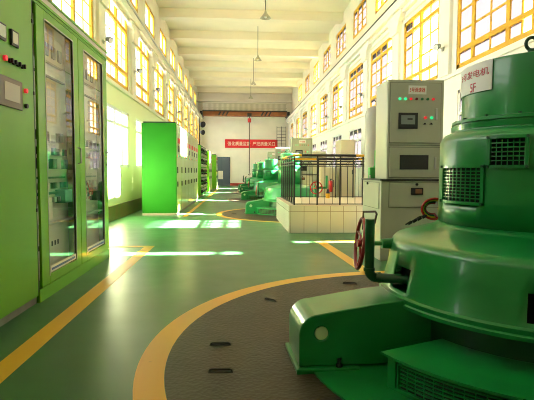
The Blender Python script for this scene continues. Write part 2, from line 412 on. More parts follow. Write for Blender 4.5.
o = bx('baseboard_end', mat('red_baseboard', (.35, .03, .02), .5), (-.62, Y1-.05, 0, .9, Y1, .22)); struct(o)
# ceiling-side end soffit
trim((UL, Y1-.5, 7.0, UR, Y1, 7.15), endpl)
# door in the end wall
mb = MB(); mb.box(-2.02, Y1-.08, 0, -.63, Y1-.0, 2.42); dr = mb.build('door_1', navy); struct(dr)
for a, b in ((-1.95, -1.35), (-1.3, -.7)):
    bx('door_leaf', mat('navy_leaf', (.05, .075, .12), .45), (a, Y1-.11, .03, b, Y1-.08, 2.34), dr)
bx('notice', paper, (-1.62, Y1-.13, .55, -1.22, Y1-.11, 1.25), dr)

# floor markings
def strip(pts, w):
    n_trim[0] += 1
    mb = MB()
    for (x0, y0), (x1, y1) in zip(pts, pts[1:]):
        a = Vector((x0, y0)); b = Vector((x1, y1)); t = (b-a).normalized()*w/2; nn = Vector((-t.y, t.x)); a = a-t*0; b = b+t
        vs = [mb.bm.verts.new((*p, z)) for z in (.0005, .003) for p in (a-nn-t, b-nn, b+nn, a+nn-t)]
        for fidx in ((0, 1, 2, 3), (7, 6, 5, 4), (0, 4, 5, 1), (1, 5, 6, 2), (2, 6, 7, 3), (3, 7, 4, 0)): mb.bm.faces.new([vs[i] for i in fidx])
    struct(mb.build('trim_%d' % n_trim[0], linem))
strip([(-1.42, -2.0), (-1.40, 7.52)], .15); strip([(-2.9, 7.54), (-1.48, 7.54)], .13)
strip([(-1.40, 12.6), (-1.35, 20.5)], .11); strip([(-1.38, 22), (-1.33, 34)], .11)
strip([(1.56, 5.35), (1.43, 7.88)], .15); strip([(1.50, 7.93), (3.6, 7.93)], .12)
def ring(cx_, cy_, r0, r1):
    n_trim[0] += 1
    mb = MB(); mb.lathe([(r1, .0005), (r1, .003), (r0, .003), (r0, .0005), (r1, .0005)], cx_, cy_, 128)
    struct(mb.build('trim_%d' % n_trim[0], linem))
def pit_cover(cx_, cy_, R, label, handles):
    t = empty('pit_cover', (cx_, cy_, 0), label, 'pit cover', 'round checker plate pit covers')
    mb = MB(); mb.lathe([(.01, .001), (R, .001), (R, .006), (.01, .006)], 0, 0, 96); mb.build('plate', platem, t)
    for (hx, hy, ang, L) in handles:
        c, s_ = math.cos(ang), math.sin(ang); mb = MB()
        P = [(-L/2, 0, .004), (-L/2, 0, .016), (-L/2+.012, 0, .02), (L/2-.012, 0, .02), (L/2, 0, .016), (L/2, 0, .004)]
        mb.tube([(hx-cx_+p[0]*c, hy-cy_+p[0]*s_, p[2]) for p in P], .006, 8); mb.build('lift_handle', dsteel, t, smooth=True)
        mb = MB(); mb.box(-L/2-.01, -.016, .005, L/2+.01, .016, .0075)
        sl = mb.build('slot', dark, t); sl.location = (hx-cx_, hy-cy_, 0); sl.rotation_euler.z = ang
    return t
ring(1.89, 3.03, 2.34, 2.51)
pit_cover(1.89, 3.03, 2.338, 'brown checker plate floor disc around the nearest green generator', [(-.117, 3.193, -.05, .13), (-.10, 2.755, -.05, .13), (.305, 4.29, -.85, .13), (1.2, 4.9, -.3, .13)])
FARY = [13.45, 19.95, 26.4, 31.8]
fl = ['brown floor disc around the generator just behind the railed platform', 'brown floor disc of the second generator beyond the platform', 'brown floor disc of the third generator beyond the platform', 'brown floor disc of the farthest generator']
for y, l in zip(FARY, fl):
    if y == FARY[0]: ring(1.9, y-.1, 2.36, 2.5)
    pass; pit_cover(1.9, y-.1, 2.328, l, [(-.1, y-.3, 0, .13)])

# ------------------------------------------------------------------ generators
def ang_range(a0, a1):
    def f(a):
        a = math.degrees(a) % 360
        x0, x1 = a0 % 360, a1 % 360
        return x0 <= a <= x1 if x0 < x1 else (a >= x0 or a <= x1)
    return f
def grille(mb, R, a0, a1, z0, z1, nv, nh, fr=.018):
    """curved louvre panel between two angles (degrees)"""
    def arc(r0, r1, aa, ab, za, zb, n):
        rows = []
        for i in range(n+1):
            a = math.radians(aa+(ab-aa)*i/n); c, s_ = math.cos(a), math.sin(a)
            rows.append([mb.bm.verts.new((r_*c, r_*s_, z)) for r_, z in ((r0, za), (r1, za), (r1, zb), (r0, zb))])
        for A, B in zip(rows, rows[1:]):
            for k in range(4): mb.bm.faces.new((A[k], A[(k+1) % 4], B[(k+1) % 4], B[k]))
        mb.bm.faces.new(rows[0]); mb.bm.faces.new(rows[-1][::-1])
    da = math.degrees(fr/R)
    n = max(3, int(abs(a1-a0)/4))
    arc(R-.01, R+.012, a0-da, a1+da, z0-fr, z0, n); arc(R-.01, R+.012, a0-da, a1+da, z1, z1+fr, n)
    arc(R-.01, R+.012, a0-da, a0, z0, z1, 1); arc(R-.01, R+.012, a1, a1+da, z0, z1, 1)
    for i in range(1, nv):
        a = a0+(a1-a0)*i/nv; w = math.degrees(.0022/R); arc(R-.005, R+.001, a-w, a+w, z0, z1, 1)
    for j in range(1, nh):
        z = z0+(z1-z0)*j/nh; arc(R-.012, R+.003, a0, a1, z-.003, z+.003, n)

def generator(x, y, label, p):
    t = empty('generator', (x, y, 0), label, 'generator', 'green hydro generators')
    G = p['mat']; Rs, Rd, Rc = p['Rs'], p['Rd'], p['Rc']; zs, zd, zf, zt = .757, p['zd'], p['zf'], p['zt']
    sh = p['Rsh']
    # skirt
    h1 = ang_range(180.0, 192.0); h2 = ang_range(235.5, 240.5)
    prof = [(Rs-.03, .372), (Rs+.012, .372), (Rs+.014, .392), (Rs+.002, .400), (Rs+.004, .408), (Rs+.006, .425), (Rs-.01, .436),
            (Rs-.018, .458), (Rs-.050, .60), (sh+.012, .71), (sh+.002, .735), (sh-.02, .757), (sh-.05, .768), ((sh+Rd)/2, .80), (Rd+.04, .835), (Rd+.012, .85), (Rd-.002, .87)]
    mb = MB(); mb.lathe(prof, 0, 0, 144, skip=lambda j, a: j == 7 and (h1(a) or (h2(a) and p['near']))); mb.build('skirt', G, t, smooth=True, solid=.012)
    # inner stator seen dark through the openings
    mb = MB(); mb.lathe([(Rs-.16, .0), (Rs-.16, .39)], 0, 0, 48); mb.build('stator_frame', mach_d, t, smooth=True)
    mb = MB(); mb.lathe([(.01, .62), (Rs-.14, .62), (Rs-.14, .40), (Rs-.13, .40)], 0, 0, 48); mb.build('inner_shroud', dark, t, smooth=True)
    # drum
    gl = ang_range(175.5, 208.5); gu = ang_range(213.3, 230.5)
    zA, zB, zC, zD = 1.02, 1.228, 1.243, 1.395
    near = p['near']
    pd = [(Rd, .862), (Rd, zA), (Rd, zB), (Rd, zC), (Rd, zd-.02)] if near else [(Rd, .862), (Rd, zd)]
    pd += [(Rd-.012, zd+.025), (Rd-.035, zd+.05), (Rd-.075, zd+.066), (Rc+.06, zf-.055)]
    if near: pd.insert(4, (Rd, zD)); pd = [q for q in pd if q != (Rd, zd-.02)]
    def skd(j, a):
        return near and ((j == 1 and gl(a)) or (j == 3 and gu(a)))
    mb = MB(); mb.lathe(pd, 0, 0, 144, skip=skd); dm = mb.build('drum', G, t, smooth=True, solid=.01)
    if near:
        for a0, a1, z0, z1, nv, nh in ((175.5, 208.5, zA, zB, 9, 10), (213.3, 230.5, zC, zD, 6, 6)):
            g = MB(); grille(g, Rd+.002, a0, a1, z0, z1, nv, nh); g.build('vent_grille', G, t)
            for aa in (a0-1.0, a1+1.0):
                for zz in (z0-.008, z1+.008):
                    b = MB(); a = math.radians(aa); b.cyl(((Rd+.01)*math.cos(a), (Rd+.01)*math.sin(a), zz), ((Rd+.024)*math.cos(a), (Rd+.024)*math.sin(a), zz), .009, 6)
                    b.build('grille_bolt', mach_d, t)
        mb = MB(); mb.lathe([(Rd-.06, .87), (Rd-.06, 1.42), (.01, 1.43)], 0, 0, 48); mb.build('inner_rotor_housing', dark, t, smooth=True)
    else:
        g = MB(); grille(g, Rd+.003, 232, 262, 1.03, 1.2, 4, 6); g.build('vent_grille', mach_d, t)
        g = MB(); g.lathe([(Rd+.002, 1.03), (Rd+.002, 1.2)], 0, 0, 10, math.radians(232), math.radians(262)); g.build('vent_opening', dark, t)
    # flange between drum and cap, with bolts
    mb = MB(); mb.lathe([(Rc+.02, zf-.06), (Rc+.062, zf-.06), (Rc+.066, zf-.03), (Rc+.05, zf-.028), (Rc+.05, zf-.02), (Rc+.062, zf-.016), (Rc+.060, zf+.002), (Rc+.045, zf+.006), (Rc, zf+.006)], 0, 0, 96); mb.build('flange', G, t, smooth=True)
    for k in range(16 if near else 0):
        mb = MB(); a = 2*PI*k/16; mb.cyl(((Rc+.03)*math.cos(a), (Rc+.03)*math.sin(a), zf), ((Rc+.03)*math.cos(a), (Rc+.03)*math.sin(a), zf+.018), .010, 6)
        mb.build('flange_bolt', mach_d, t)
    # cap
    mb = MB(); mb.lathe([(Rc, zf), (Rc, zt-.02), (Rc-.006, zt-.006), (Rc-.02, zt), (.02, zt+.004), (.0005, zt+.004)], 0, 0, 96); mb.build('cap', G, t, smooth=True)
    for a in ((-131, 20) if near else (-120,)):
        a = math.radians(a); c, s_ = math.cos(a), math.sin(a); R0 = Rc-.05; mb = MB()
        mb.cyl((R0*c, R0*s_, zt), (R0*c, R0*s_, zt+.02), .022, 12)
        mb.tube([(R0*c+.036*math.cos(q)*(1), R0*s_+.0*math.sin(q), zt+.05+.036*math.sin(q)) for q in [2*PI*i/20 for i in range(20)]], .010, 8, closed=True)
        mb.build('lifting_eye', mach_d, t, smooth=True)
    # feet: three bracket arms, the first one points to the aisle
    def arm(ang, name, tipR):
        c, s_ = math.cos(ang), math.sin(ang)
        i0 = Rs-.25
        # outline in (radius, z)
        out = [(i0, .035), (tipR, .035)]
        for q in range(9):
            a = PI/2*q/8; out.append((tipR-.12+.12*math.cos(a), .23+.12*math.sin(a)))
        out += [(tipR-.30, .378), (tipR-.52, .41), (i0, .44) if near else (i0, .40)]
        cxh, czh, rh = tipR-.135, .235, .042
        mb = MB(); w0, w1 = -.19, .19
        # side plates with hole, made as ring of quads around the hole
        n = 48
        def ray_out(a):
            # intersect ray from hole centre with the outline
            dx, dz = math.cos(a), math.sin(a); best = None
            for (p0, p1) in zip(out, out[1:]+out[:1]):
                ex, ez = p1[0]-p0[0], p1[1]-p0[1]; den = dx*ez-dz*ex
                if abs(den) < 1e-9: continue
                tt = ((p0[0]-cxh)*ez-(p0[1]-czh)*ex)/den; uu = ((p0[0]-cxh)*dz-(p0[1]-czh)*dx)/den
                if tt > 0 and -1e-6 <= uu <= 1+1e-6 and (best is None or tt > best): best = tt
            return (cxh+dx*best, czh+dz*best)
        angs = sorted([2*PI*i/n for i in range(n)]+[math.atan2(q[1]-czh, q[0]-cxh) % (2*PI) for q in out])
        aa = [angs[0]]
        for a in angs[1:]:
            if a-aa[-1] > .01: aa.append(a)
        for sgn, wv in ((1, w0), (-1, w1)):
            O = [ray_out(a) for a in aa]
            vi = [mb.bm.verts.new((cxh+rh*math.cos(a), wv, czh+rh*math.sin(a))) for a in aa]; vo = [mb.bm.verts.new((q[0], wv, q[1])) for q in O]
            for i in range(len(aa)):
                k = (i+1) % len(aa); mb.bm.faces.new((vi[i], vi[k], vo[k], vo[i]))
        m2 = len(aa)
        # bridge hole and outline across the width
        A = [v for v in mb.bm.verts]
        vi0, vo0, vi1, vo1 = A[0:m2], A[m2:2*m2], A[2*m2:3*m2], A[3*m2:4*m2]
        for i in range(m2):
            k = (i+1) % m2; mb.bm.faces.new((vi0[i], vi0[k], vi1[k], vi1[i])); mb.bm.faces.new((vo0[i], vo0[k], vo1[k], vo1[i]))
        me = mb.build(name, G, None, smooth=True, bevel=.008)
        me.parent = t; me.rotation_euler.z = ang
        mb = MB(); mb.cyl((cxh, w1-.02, czh), (cxh, w1-.006, czh), rh-.002, 32); mb.build('lit_hole_disc', lit_hole_m, me)  # pale disc added so the hole looks lit from behind
        b = MB(); b.box(tipR-.36, -.225, .005, tipR+.02, .225, .035); sp = b.build('sole_plate', G, me, bevel=.004)
        for yy in (-.207, .207):
            b = MB(); b.cyl((tipR-.24, yy, .035), (tipR-.24, yy, .085), .012, 8); b.cyl((tipR-.24, yy, .035), (tipR-.24, yy, .052), .02, 6)
            b.build('anchor_bolt', dsteel, sp)
        return me
    arm(p['arm'], 'bracket_arm', p['tip']); [arm(q, 'bracket_arm', p['tip']-.1) for q in p['arms']]
    # base ring on the floor
    mb = MB(); mb.lathe([(.3, .005), (Rs+.57 if near else Rs+.1, .005), (Rs+.57 if near else Rs+.1, .018), (.3, .018)], 0, 0, 72); mb.build('base_ring', G, t)
    # air outlet duct with a grille along its curved front
    a0, a1 = (204.0, 262.0) if near else (200.0, 280.0)
    Ri, Ro, h = Rs-.18, (1.27 if near else Rs+.22), .2
    A0, A1 = math.radians(a0), math.radians(a1)
    mb = MB(); mb.lathe([(Ri, h), (Ro+.03, h), (Ro+.03, h+.012), (Ri, h+.012), (Ri, h)], 0, 0, 30, A0-.02, A1+.02)
    for aa_ in (A0, A1):
        c, s_ = math.cos(aa_), math.sin(aa_)
        mb.bm.faces.new([mb.bm.verts.new((q*c, q*s_, z)) for q, z in ((Ri, .018), (Ro, .018), (Ro, h), (Ri, h))])
    mb.lathe([(Ro, .018), (Ro, .035)], 0, 0, 30, A0, A1); mb.lathe([(Ro, h-.018), (Ro, h)], 0, 0, 30, A0, A1)
    mb.lathe([(Ro, .035), (Ro, h-.018)], 0, 0, 2, A0, A0+.045)
    mb.build('air_outlet_duct', G, t, solid=.004)
    g = MB(); grille(g, Ro, a0+4, a1-3, .045, h-.028, 22 if near else 12, 6 if near else 4, fr=.008); g.build('outlet_grille', G, t)
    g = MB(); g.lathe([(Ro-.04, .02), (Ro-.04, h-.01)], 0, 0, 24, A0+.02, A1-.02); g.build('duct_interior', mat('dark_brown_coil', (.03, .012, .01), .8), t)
    # riser pipe that leaves the skirt opening
    rx = p['riser']
    pp = [(-Rs+.12, -.03, .50), (-Rs-.02, .02, .50), (rx+.05, .05, .498)]
    for q in range(1, 7):
        a = PI/2*q/6; pp.append((rx+.05-.05*math.sin(a), .05, .498+.05*(1-math.cos(a))))
    pp.append((rx, .05, .89))
    mb = MB(); mb.tube(pp, .032, 16); rp_ = mb.build('riser_pipe', mach_d, t, smooth=True)
    mb = MB(); mb.cyl((rx+.055, .05, .498), (rx+.075, .05, .498), .038, 16); mb.build('pipe_collar', mach_d, rp_, smooth=True)
    mb = MB(); mb.cyl((rx, .05, .545), (rx, .05, .565), .038, 16); mb.build('pipe_collar', mach_d, rp_, smooth=True)
    # brake handwheel beside the pipe on its own spindle
    wx, wy, wz = rx-.015, .24, .70
    mb = MB(); mb.cyl((wx, wy, wz), (-Rs+.06, wy-.02, wz), .016, 12); mb.cyl((-Rs+.02, wy-.02, wz), (-Rs+.10, wy-.02, wz), .034, 16, .04); sd = mb.build('wheel_spindle', mach_g if near else G, t, smooth=True)
    mb = MB(); mb.tube([(wx+.02*math.sin(q)+.02*math.cos(q), wy+.175*math.cos(q), wz+.175*math.sin(q)) for q in [2*PI*i/32 for i in range(32)]], .013, 10, closed=True)
    for k in range(3):
        q = 2*PI*k/3+.4; mb.tube([(wx, wy, wz), (wx+.01*math.sin(q)+.01*math.cos(q)+.015, wy+.09*math.cos(q), wz+.09*math.sin(q)), (wx+.02*math.sin(q)+.02*math.cos(q), wy+.175*math.cos(q), wz+.175*math.sin(q))], .009, 8)
    mb.cyl((wx-.02, wy, wz), (wx+.02, wy, wz), .028, 12); mb.build('handwheel', dred if near else redm, t, smooth=True)
    mb = MB(); mb.tube([(wx+.01, .20, .885), (wx+.01, .20, .925), (rx+.05, .10, .935), (rx+.05, .07, .92)], .007, 8); mb.tube([(rx+.05, .07, .92), (rx+.03, .05, .86)], .007, 6)
    mb.tube([(wx+.01, .20, .885), (wx+.01, .21, .80)], .006, 6); mb.build('pipe_bracket', rust, rp_, smooth=True)
    return t
near_p = dict(mat=mach_g, Rs=.995, Rsh=.92, Rd=.615, Rc=.48, zd=1.40, zf=1.535, zt=1.895, near=True, tip=1.63, arm=math.radians(183), arms=(math.radians(63), math.radians(303)), riser=-1.11)
near_g = generator(1.985, 2.996, 'nearest green generator with a 5F sign on its cap, filling the right of the hall', near_p)
far_p = dict(mat=far_g, Rs=.80, Rsh=.70, Rd=.33, Rc=.27, zd=1.22, zf=1.35, zt=1.72, near=False, tip=1.27, arm=math.radians(183), arms=(math.radians(63), math.radians(350)), riser=-.92)
fg = generator(1.5, FARY[0], 'green generator directly behind the railed platform, seen partly through its railing', far_p)
for y, l, x in zip(FARY[1:], ['second green generator beyond the railed platform', 'third green generator beyond the railed platform', 'farthest and smallest green generator near the end wall'], (1.42, 1.38, 1.32)):
    dup(fg, loc=(x, y, 0), label=l)

# sign on the near cap (hangs on the cap: a plate of its own)
def curved(a_mid, R, z_mid):
    def fn(u, v, w): a = math.radians(a_mid)+u/R; return ((R+.002+w*.0015)*math.cos(a), (R+.002+w*.0015)*math.sin(a), z_mid+v)
    return fn
sg = empty('sign_plate', (1.985, 2.996, 0), 'white curved sign with faded red letters and 5F on the nearest generator cap', 'sign')
mb = MB(); mb.lathe([(.483, 1.705), (.489, 1.705), (.489, 1.885), (.483, 1.885), (.483, 1.705)], 0, 0, 14, math.radians(157), math.radians(204)); mb.build('plate', whitep, sg, smooth=True)
text('lettering', '5号发电机', pinkt, curved(183.5, .489, 1.822), 1, .31, sg, squeeze=.048, bold=0)
text('lettering', '5F', pinkt, curved(186, .489, 1.738), 1, .058, sg, squeeze=.054, bold=0)
# cables looping beside the near drum
cb = empty('cable_bundle', (1.3, 3.28, .86), 'red, yellow and dark green cables looping out beside the nearest generator drum', 'cable')
for k, (m_, nm) in enumerate(((redm, 'red_cable'), (cfr, 'yellow_cable'), (cgr, 'green_cable'), (dred, 'dark_cable'))):
    e = .016*k; pts = []
    for i in range(15):
        a = math.radians(75+210*i/14); pts.append((1.425+(.095-e*.8)*math.cos(a)-1.3, .03+.012*k, .935+(.075-e*.7)*math.sin(a)-.86))
    pts = [(.13, .05, pts[0][2]-.0)]+pts+[(.14, .02, .012)]
    mb = MB(); mb.tube(pts, .0085, 8); mb.build(nm, m_, cb, smooth=True)
mb = MB()
for k in range(4): mb.cyl((-.08+.03*k, .0-.01*k, .005+.016*k-.035), (-.055+.03*k, .0-.01*k, .02+.016*k-.035), .012, 8)
mb.tube([(-.1, 0, -.035), (-.05, 0, -.01), (0, 0, .02), (.06, .02, .03)], .006, 6); mb.build('clamp_row', dsteel, cb, smooth=True)

# ------------------------------------------------------------------ governor cabinets (grey-green, two units)
def gov(loc, l1, l2, near=True, sign='5号调速器'):
    # origin: front left corner of lower box on the floor
    lo = empty('base_cabinet', loc, l2, 'cabinet', 'low grey base cabinets beside the generators')
    mb = MB(); mb.box(0, 0, .0, 1.12, .92, 1.085); mb.build('body', grey_c, lo, bevel=.006)
    bx('top_slab', black, (-.02, -.02, 1.085, 1.14, .94, 1.105), lo)
    bx('door_seam', grey_s, (.104, -.003, .723, .986, 0, 1.061), lo); bx('door_seam', grey_s, (-.003, .073, .693, 0, .827, 1.061), lo)
    bx('front_door', grey_c, (.11, -.012, .73, .98, 0, 1.055), lo, .004); bx('side_door', grey_c, (-.012, .08, .70, 0, .82, 1.055), lo, .004)
    bx('socket_box', black, (.40, -.03, .895, .57, -.012, .99), lo, .006)
    bx('socket_face', mat('brown_socket', (.25, .11, .05), .5), (.46, -.036, .915, .55, -.03, .975), lo)
    for q in ((.48, -.02, 1.035), ):
        mb = MB(); mb.cyl((q[0], -.012, q[2]), (q[0], -.035, q[2]), .018, 10); mb.build('lock', black, lo)
    mb = MB(); mb.cyl((-.012, .6, 1.035), (-.03, .6, 1.035), .018, 10); mb.build('lock', black, lo)
    up = empty('control_cabinet', (loc[0]+.085, loc[1]+.04, 1.105), l1, 'cabinet', 'grey control cabinets with indicator lamps')
    w, h = .765, 1.33; mb = MB(); mb.box(0, 0, 0, w, .54, h); mb.build('body', grey_c, up, bevel=.006)
    for q, (za, zb) in enumerate(((.49, h-.045), (.025, .425))): bx('door_seam', grey_s, (.025, -.003, za-.006, w-.039, 0, zb+.006), up)
    bx('upper_door', grey_c, (.03, -.014, .49, w-.045, 0, h-.045), up, .004)
    bx('lower_door', grey_c, (.03, -.014, .025, w-.045, 0, .425), up, .004)
    mb = MB(); mb.box(.025, -.003, .455, w-.03, 0, .462); mb.build('door_gap', grey_s, up)
    bx('viewing_window', mat('dark_window_glass', (.01, .014, .01), .08), (.17, -.018, .13, .565, -.014, .325), up)
    bx('side_rim', grey_c, (-.004, .03, .03, 0, .51, h-.03), up)
    sp_ = bx('name_sign', whitep, (.27, -.018, 1.135, .515, -.014, 1.25), up)
    text('lettering', sign, redt, lambda u, v, w_: (.392+u, -.0185-w_*.001, 1.193+v), 1, .21, sp_, squeeze=.062)
    for i, m_ in enumerate((lgreen, lgreen, lred, lrd, lgd, lgd, lred)):
        x = .152+.0762*i; mb = MB(); mb.cyl((x, -.014, 1.072), (x, -.03, 1.072), .018, 12); mb.build('indicator_lamp', m_, up, smooth=True)
    sb = bx('touch_screen', black, (.14, -.026, .675, .405, -.014, .89), up, .004)
    bx('display', screen, (.175, -.028, .735, .365, -.026, .855), sb)
    bx('display_digits', black, (.26, -.0285, .795, .33, -.028, .815), sb)
    for x, m_ in ((.505, lred), (.592, lgreen)):
        mb = MB(); mb.cyl((x, -.014, .825), (x, -.034, .825), .019, 12); mb.build('push_button', m_, up, smooth=True)
    for x in (.50, .59):
        mb = MB(); mb.cyl((x, -.014, .745), (x, -.03, .745), .013, 8); mb.box(x-.024, -.018, .735, x+.024, -.0145, .74); mb.build('selector_switch', black, up)
    for z0, z1 in ((.80, .95), (.14, .30)):
        bx('door_handle', steel, (.645, -.03, z0, .672, -.014, z1), up, .004)
    return lo, up
lo, up = gov((1.925, 6.2, 0), 'grey control cabinet with touch screen and coloured lamps nearest the camera, on the low base', 'low grey base cabinet with black top directly behind the nearest generator')
FC = [(1.9, 17.2), (1.85, 24.0), (1.8, 29.2)]
for (x, y), a, b in zip(FC, ['grey control cabinet seen over the platform railing', 'grey control cabinet beside the second far generator', 'grey control cabinet beside the third far generator'],
                        ['low grey base cabinet behind the first far generator', 'low grey base cabinet behind the second far generator', 'low grey base cabinet behind the third far generator']):
    dup(lo, loc=(x, y, 0), label=b); dup(up, loc=(x+.085, y+.04, 1.105), label=a)
# small green pump on the base cabinet
pu = empty('green_motor', (2.06, 7.00, 1.105), 'small bright green motor with pipe standing on the low grey base cabinet', 'motor')
gm = mat('light_green_paint', (.04, .38, .06), .4)
bx('motor_body', gm, (-.08, -.06, 0, .03, .06, .165), pu, .012); mb = MB(); mb.cyl((.02, 0, .16), (.02, 0, .42), .02, 10); mb.cyl((.02, 0, .16), (.02, 0, .19), .034, 10); mb.build('pipe', gm, pu, smooth=True)
mb = MB(); mb.cyl((-.09, -.09, 0), (-.09, -.09, .05), .012, 8); mb.build('valve', silver, pu)
# tank
tk = empty('pressure_tank', (2.47, 8.25, 0), 'tall cream cylindrical pressure tank behind the grey control cabinet', 'tank')
mb = MB(); mb.lathe([(.0005, .12), (.12, .13), (.2, .17), (.215, .22), (.215, 2.18), (.205, 2.26), (.17, 2.32), (.09, 2.36), (.0005, 2.37)], 0, 0, 40); mb.build('vessel', cream_t, tk, smooth=True)
for k in range(3):
    a = 2*PI*k/3; mb = MB(); mb.cyl((.17*math.cos(a), .17*math.sin(a), 0), (.17*math.cos(a), .17*math.sin(a), .22), .025, 10); mb.build('leg', cream_t, tk)
mb = MB(); mb.cyl((0, 0, 2.36), (0, 0, 2.44), .03, 10); mb.tube([(0, 0, 2.42), (-.06, 0, 2.46), (-.12, 0, 2.43)], .012, 8); mb.build('top_valve', dsteel, tk, smooth=True)

# ------------------------------------------------------------------ tiled platform + railing
PX0, PX1, PY0, PY1, PZ = 1.0, 3.5, 9.1, 12.0, .53
mb = MB(); mb.box(PX0, PY0, 0, PX1, PY1, PZ); pf = mb.build('floor_platform', tile, bevel=.004); struct(pf)
struct(bx('trim_60', mat('platform_coping', (.62, .50, .36), .4), (PX0+.0, PY0+.0, PZ, PX1, PY1, PZ+.012)))
rail_m = mat('black_iron', (.012, .012, .012), .5)
stripe = None
def stripe_mat():
    m = bpy.data.materials.new('black_yellow_handrail'); m.use_nodes = True; nt = m.node_tree; b = nt.nodes['Principled BSDF']; L = nt.links
    tc = nt.nodes.new('ShaderNodeTexCoord'); sp = nt.nodes.new('ShaderNodeSeparateXYZ'); L.new(tc.outputs['Object'], sp.inputs[0])
    q = nt.nodes.new('ShaderNodeMath'); q.operation = 'PINGPONG'; L.new(sp.outputs[0], q.inputs[0]); q.inputs[1].default_value = 1.08
    c = nt.nodes.new('ShaderNodeMath'); c.operation = 'LESS_THAN'; L.new(q.outputs[0], c.inputs[0]); c.inputs[1].default_value = .54
    mx = nt.nodes.new('ShaderNodeMix'); mx.data_type = 'RGBA'; L.new(c.outputs[0], mx.inputs[0])
    mx.inputs[6].default_value = (.008, .008, .008, 1); mx.inputs[7].default_value = (.75, .38, .005, 1)
    L.new(mx.outputs[2], b.inputs['Base Color']); b.inputs['Roughness'].default_value = .35; return m
stripe = stripe_mat()
def railing(name_label, p0, p1, posts, shift):
    """runs from p0 to p1 on the platform; local x along the run, x measured so the stripes fall as painted"""
    v = Vector(p1)-Vector(p0); L = v.length; ang = math.atan2(v.y, v.x)
    t = empty('guard_railing', (p0[0], p0[1], PZ+.012), name_label, 'railing', 'railings on the tiled platform', rz=ang)
    mb = MB(); mb.cyl((-shift, 0, 0.98), (L-shift, 0, .98), .026, 12); hr_ = mb.build('handrail', stripe, t, smooth=True); hr_.location.x = shift
    for z in (.02, .80, .86):
        bx('rail', rail_m, (0, -.009, z-.009, L, .009, z+.009), t)
    bx('rail', rail_m, (0, -.012, .92, L, .012, .94), t)
    n = max(1, round(L/.43))
    for i in range(n+1):
        x = L*i/n; bx('post', rail_m, (x-.013, -.013, 0, x+.013, .013, .96), t)
        if i < n:
            for q in (1/3, 2/3):
                bx('baluster', rail_m, (x+L/n*q-.004, -.004, .02, x+L/n*q+.004, .004, .80), t)
            xc = x+L/n/2; mb = MB()
            for s_ in (-1, 1):
                pts = [(xc+s_*(.02+.085*k/12+.02*math.sin(k/12*PI*2)), 0, .83+.025*math.cos(k/12*PI*2.6)) for k in range(13)]
                mb.tube([(p[0], 0, min(.855, max(.805, p[2]))) for p in pts], .005, 6)
            mb.build('scroll', rail_m, t)
    return t
railing('black iron railing with striped handrail along the front of the tiled platform', (PX0+.12, PY0+.12), (PX1-.1, PY0+.12), 0, -.40)
railing('black iron railing along the left side of the tiled platform', (PX0+.12, PY0+.16), (PX0+.12, PY1-.12), 0, -.5)
railing('black iron railing along the back of the tiled platform, seen through the front one', (PX0+.16, PY1-.12), (PX1-.1, PY1-.12), 0, .3)

# valve with red handwheel behind the platform
vv = empty('valve_stand', (2.06, 12.32, 0), 'green valve pipe with a round red handwheel behind the platform railing', 'valve')
mb = MB(); mb.cyl((0, 0, 0), (0, 0, .70), .04, 12); mb.cyl((0, -.1, .78), (0, .12, .78), .035, 12); mb.cyl((0, 0, .70), (0, 0, .84), .06, 12); mb.cyl((0, .04, .78), (.3, .04, .78), .03, 12); mb.cyl((.3, .04, .76), (.3, .04, 1.1), .03, 12); mb.build('pipe', far_g, vv, smooth=True)
mb = MB(); mb.tube([(.155*math.cos(q), -.12, .78+.155*math.sin(q)) for q in [2*PI*i/28 for i in range(28)]], .016, 8, closed=True)
for k in range(4): q = PI/2*k+.3; mb.cyl((0, -.12, .78), (.155*math.cos(q), -.12, .78+.155*math.sin(q)), .01, 6)
mb.build('handwheel', redm, vv, smooth=True)
# beige cabinets along the right wall
def beige_cab(x0, x1, y0, y1, h, label, bm=None):
    t = empty('beige_cabinet', ((x0+x1)/2, y0, 0), label, 'cabinet', 'beige cabinets by the right wall')
    w = (x1-x0)/2
    mb = MB(); mb.box(-w, 0, 0, w, y1-y0, h); mb.build('body', bm or beige, t, bevel=.01)
    bx('door', bm or beige, (-w+.04, -.015, .12, w-.04, 0, h-.06), t, .005)
    mb = MB(); mb.box(w-.11, -.035, h*.5, w-.085, -.015, h*.5+.14); mb.build('handle', dsteel, t)
    bx('plinth', dsteel, (-w+.01, -.004, 0, w-.01, 0, .08), t)
    return t
beige_cab(3.36, 3.84, 15.2, 16.0, 2.25, 'tallest beige cabinet behind the platform, by the right wall windows')
beige_cab(2.72, 3.18, 15.2, 15.8, 1.35, 'short beige cabinet carrying the red extinguisher, left of the tall beige one')
beige_cab(3.3, 3.9, 20.6, 21.3, 2.1, 'beige cabinet farther along the right wall')
ex = empty('fire_extinguisher', (3.02, 15.10, .55), 'red fire extinguisher hanging on the short beige cabinet behind the platform', 'extinguisher')
mb = MB(); mb.lathe([(.0005, 0), (.06, .0), (.07, .02), (.07, .30), (.05, .35), (.02, .37)], 0, 0, 20); mb.build('cylinder', redm, ex, smooth=True)
mb = MB(); mb.cyl((0, 0, .36), (0, 0, .42), .018, 8); mb.box(-.02, -.06, .41, .02, .03, .43); mb.tube([(0, .02, .40), (.09, 0, .38), (.09, 0, .15)], .01, 6); mb.build('valve_and_hose', black, ex)
bx('hanger', dsteel, (-.02, .06, .2, .02, .085, .34), ex)
yb_ = empty('yellow_bucket', (2.25, 11.6, PZ+.012), 'small yellow and dark pot standing on the platform behind the front railing', 'pot')
mb = MB(); mb.lathe([(.0005, 0), (.05, 0), (.06, .12), (.052, .12), (.045, .01)], 0, 0, 16); mb.build('pot', yel, yb_, smooth=True)
mb = MB(); mb.lathe([(.0005, .12), (.05, .12), (.02, .22), (.0005, .24)], 0, 0, 12); mb.build('lid', black, yb_, smooth=True)

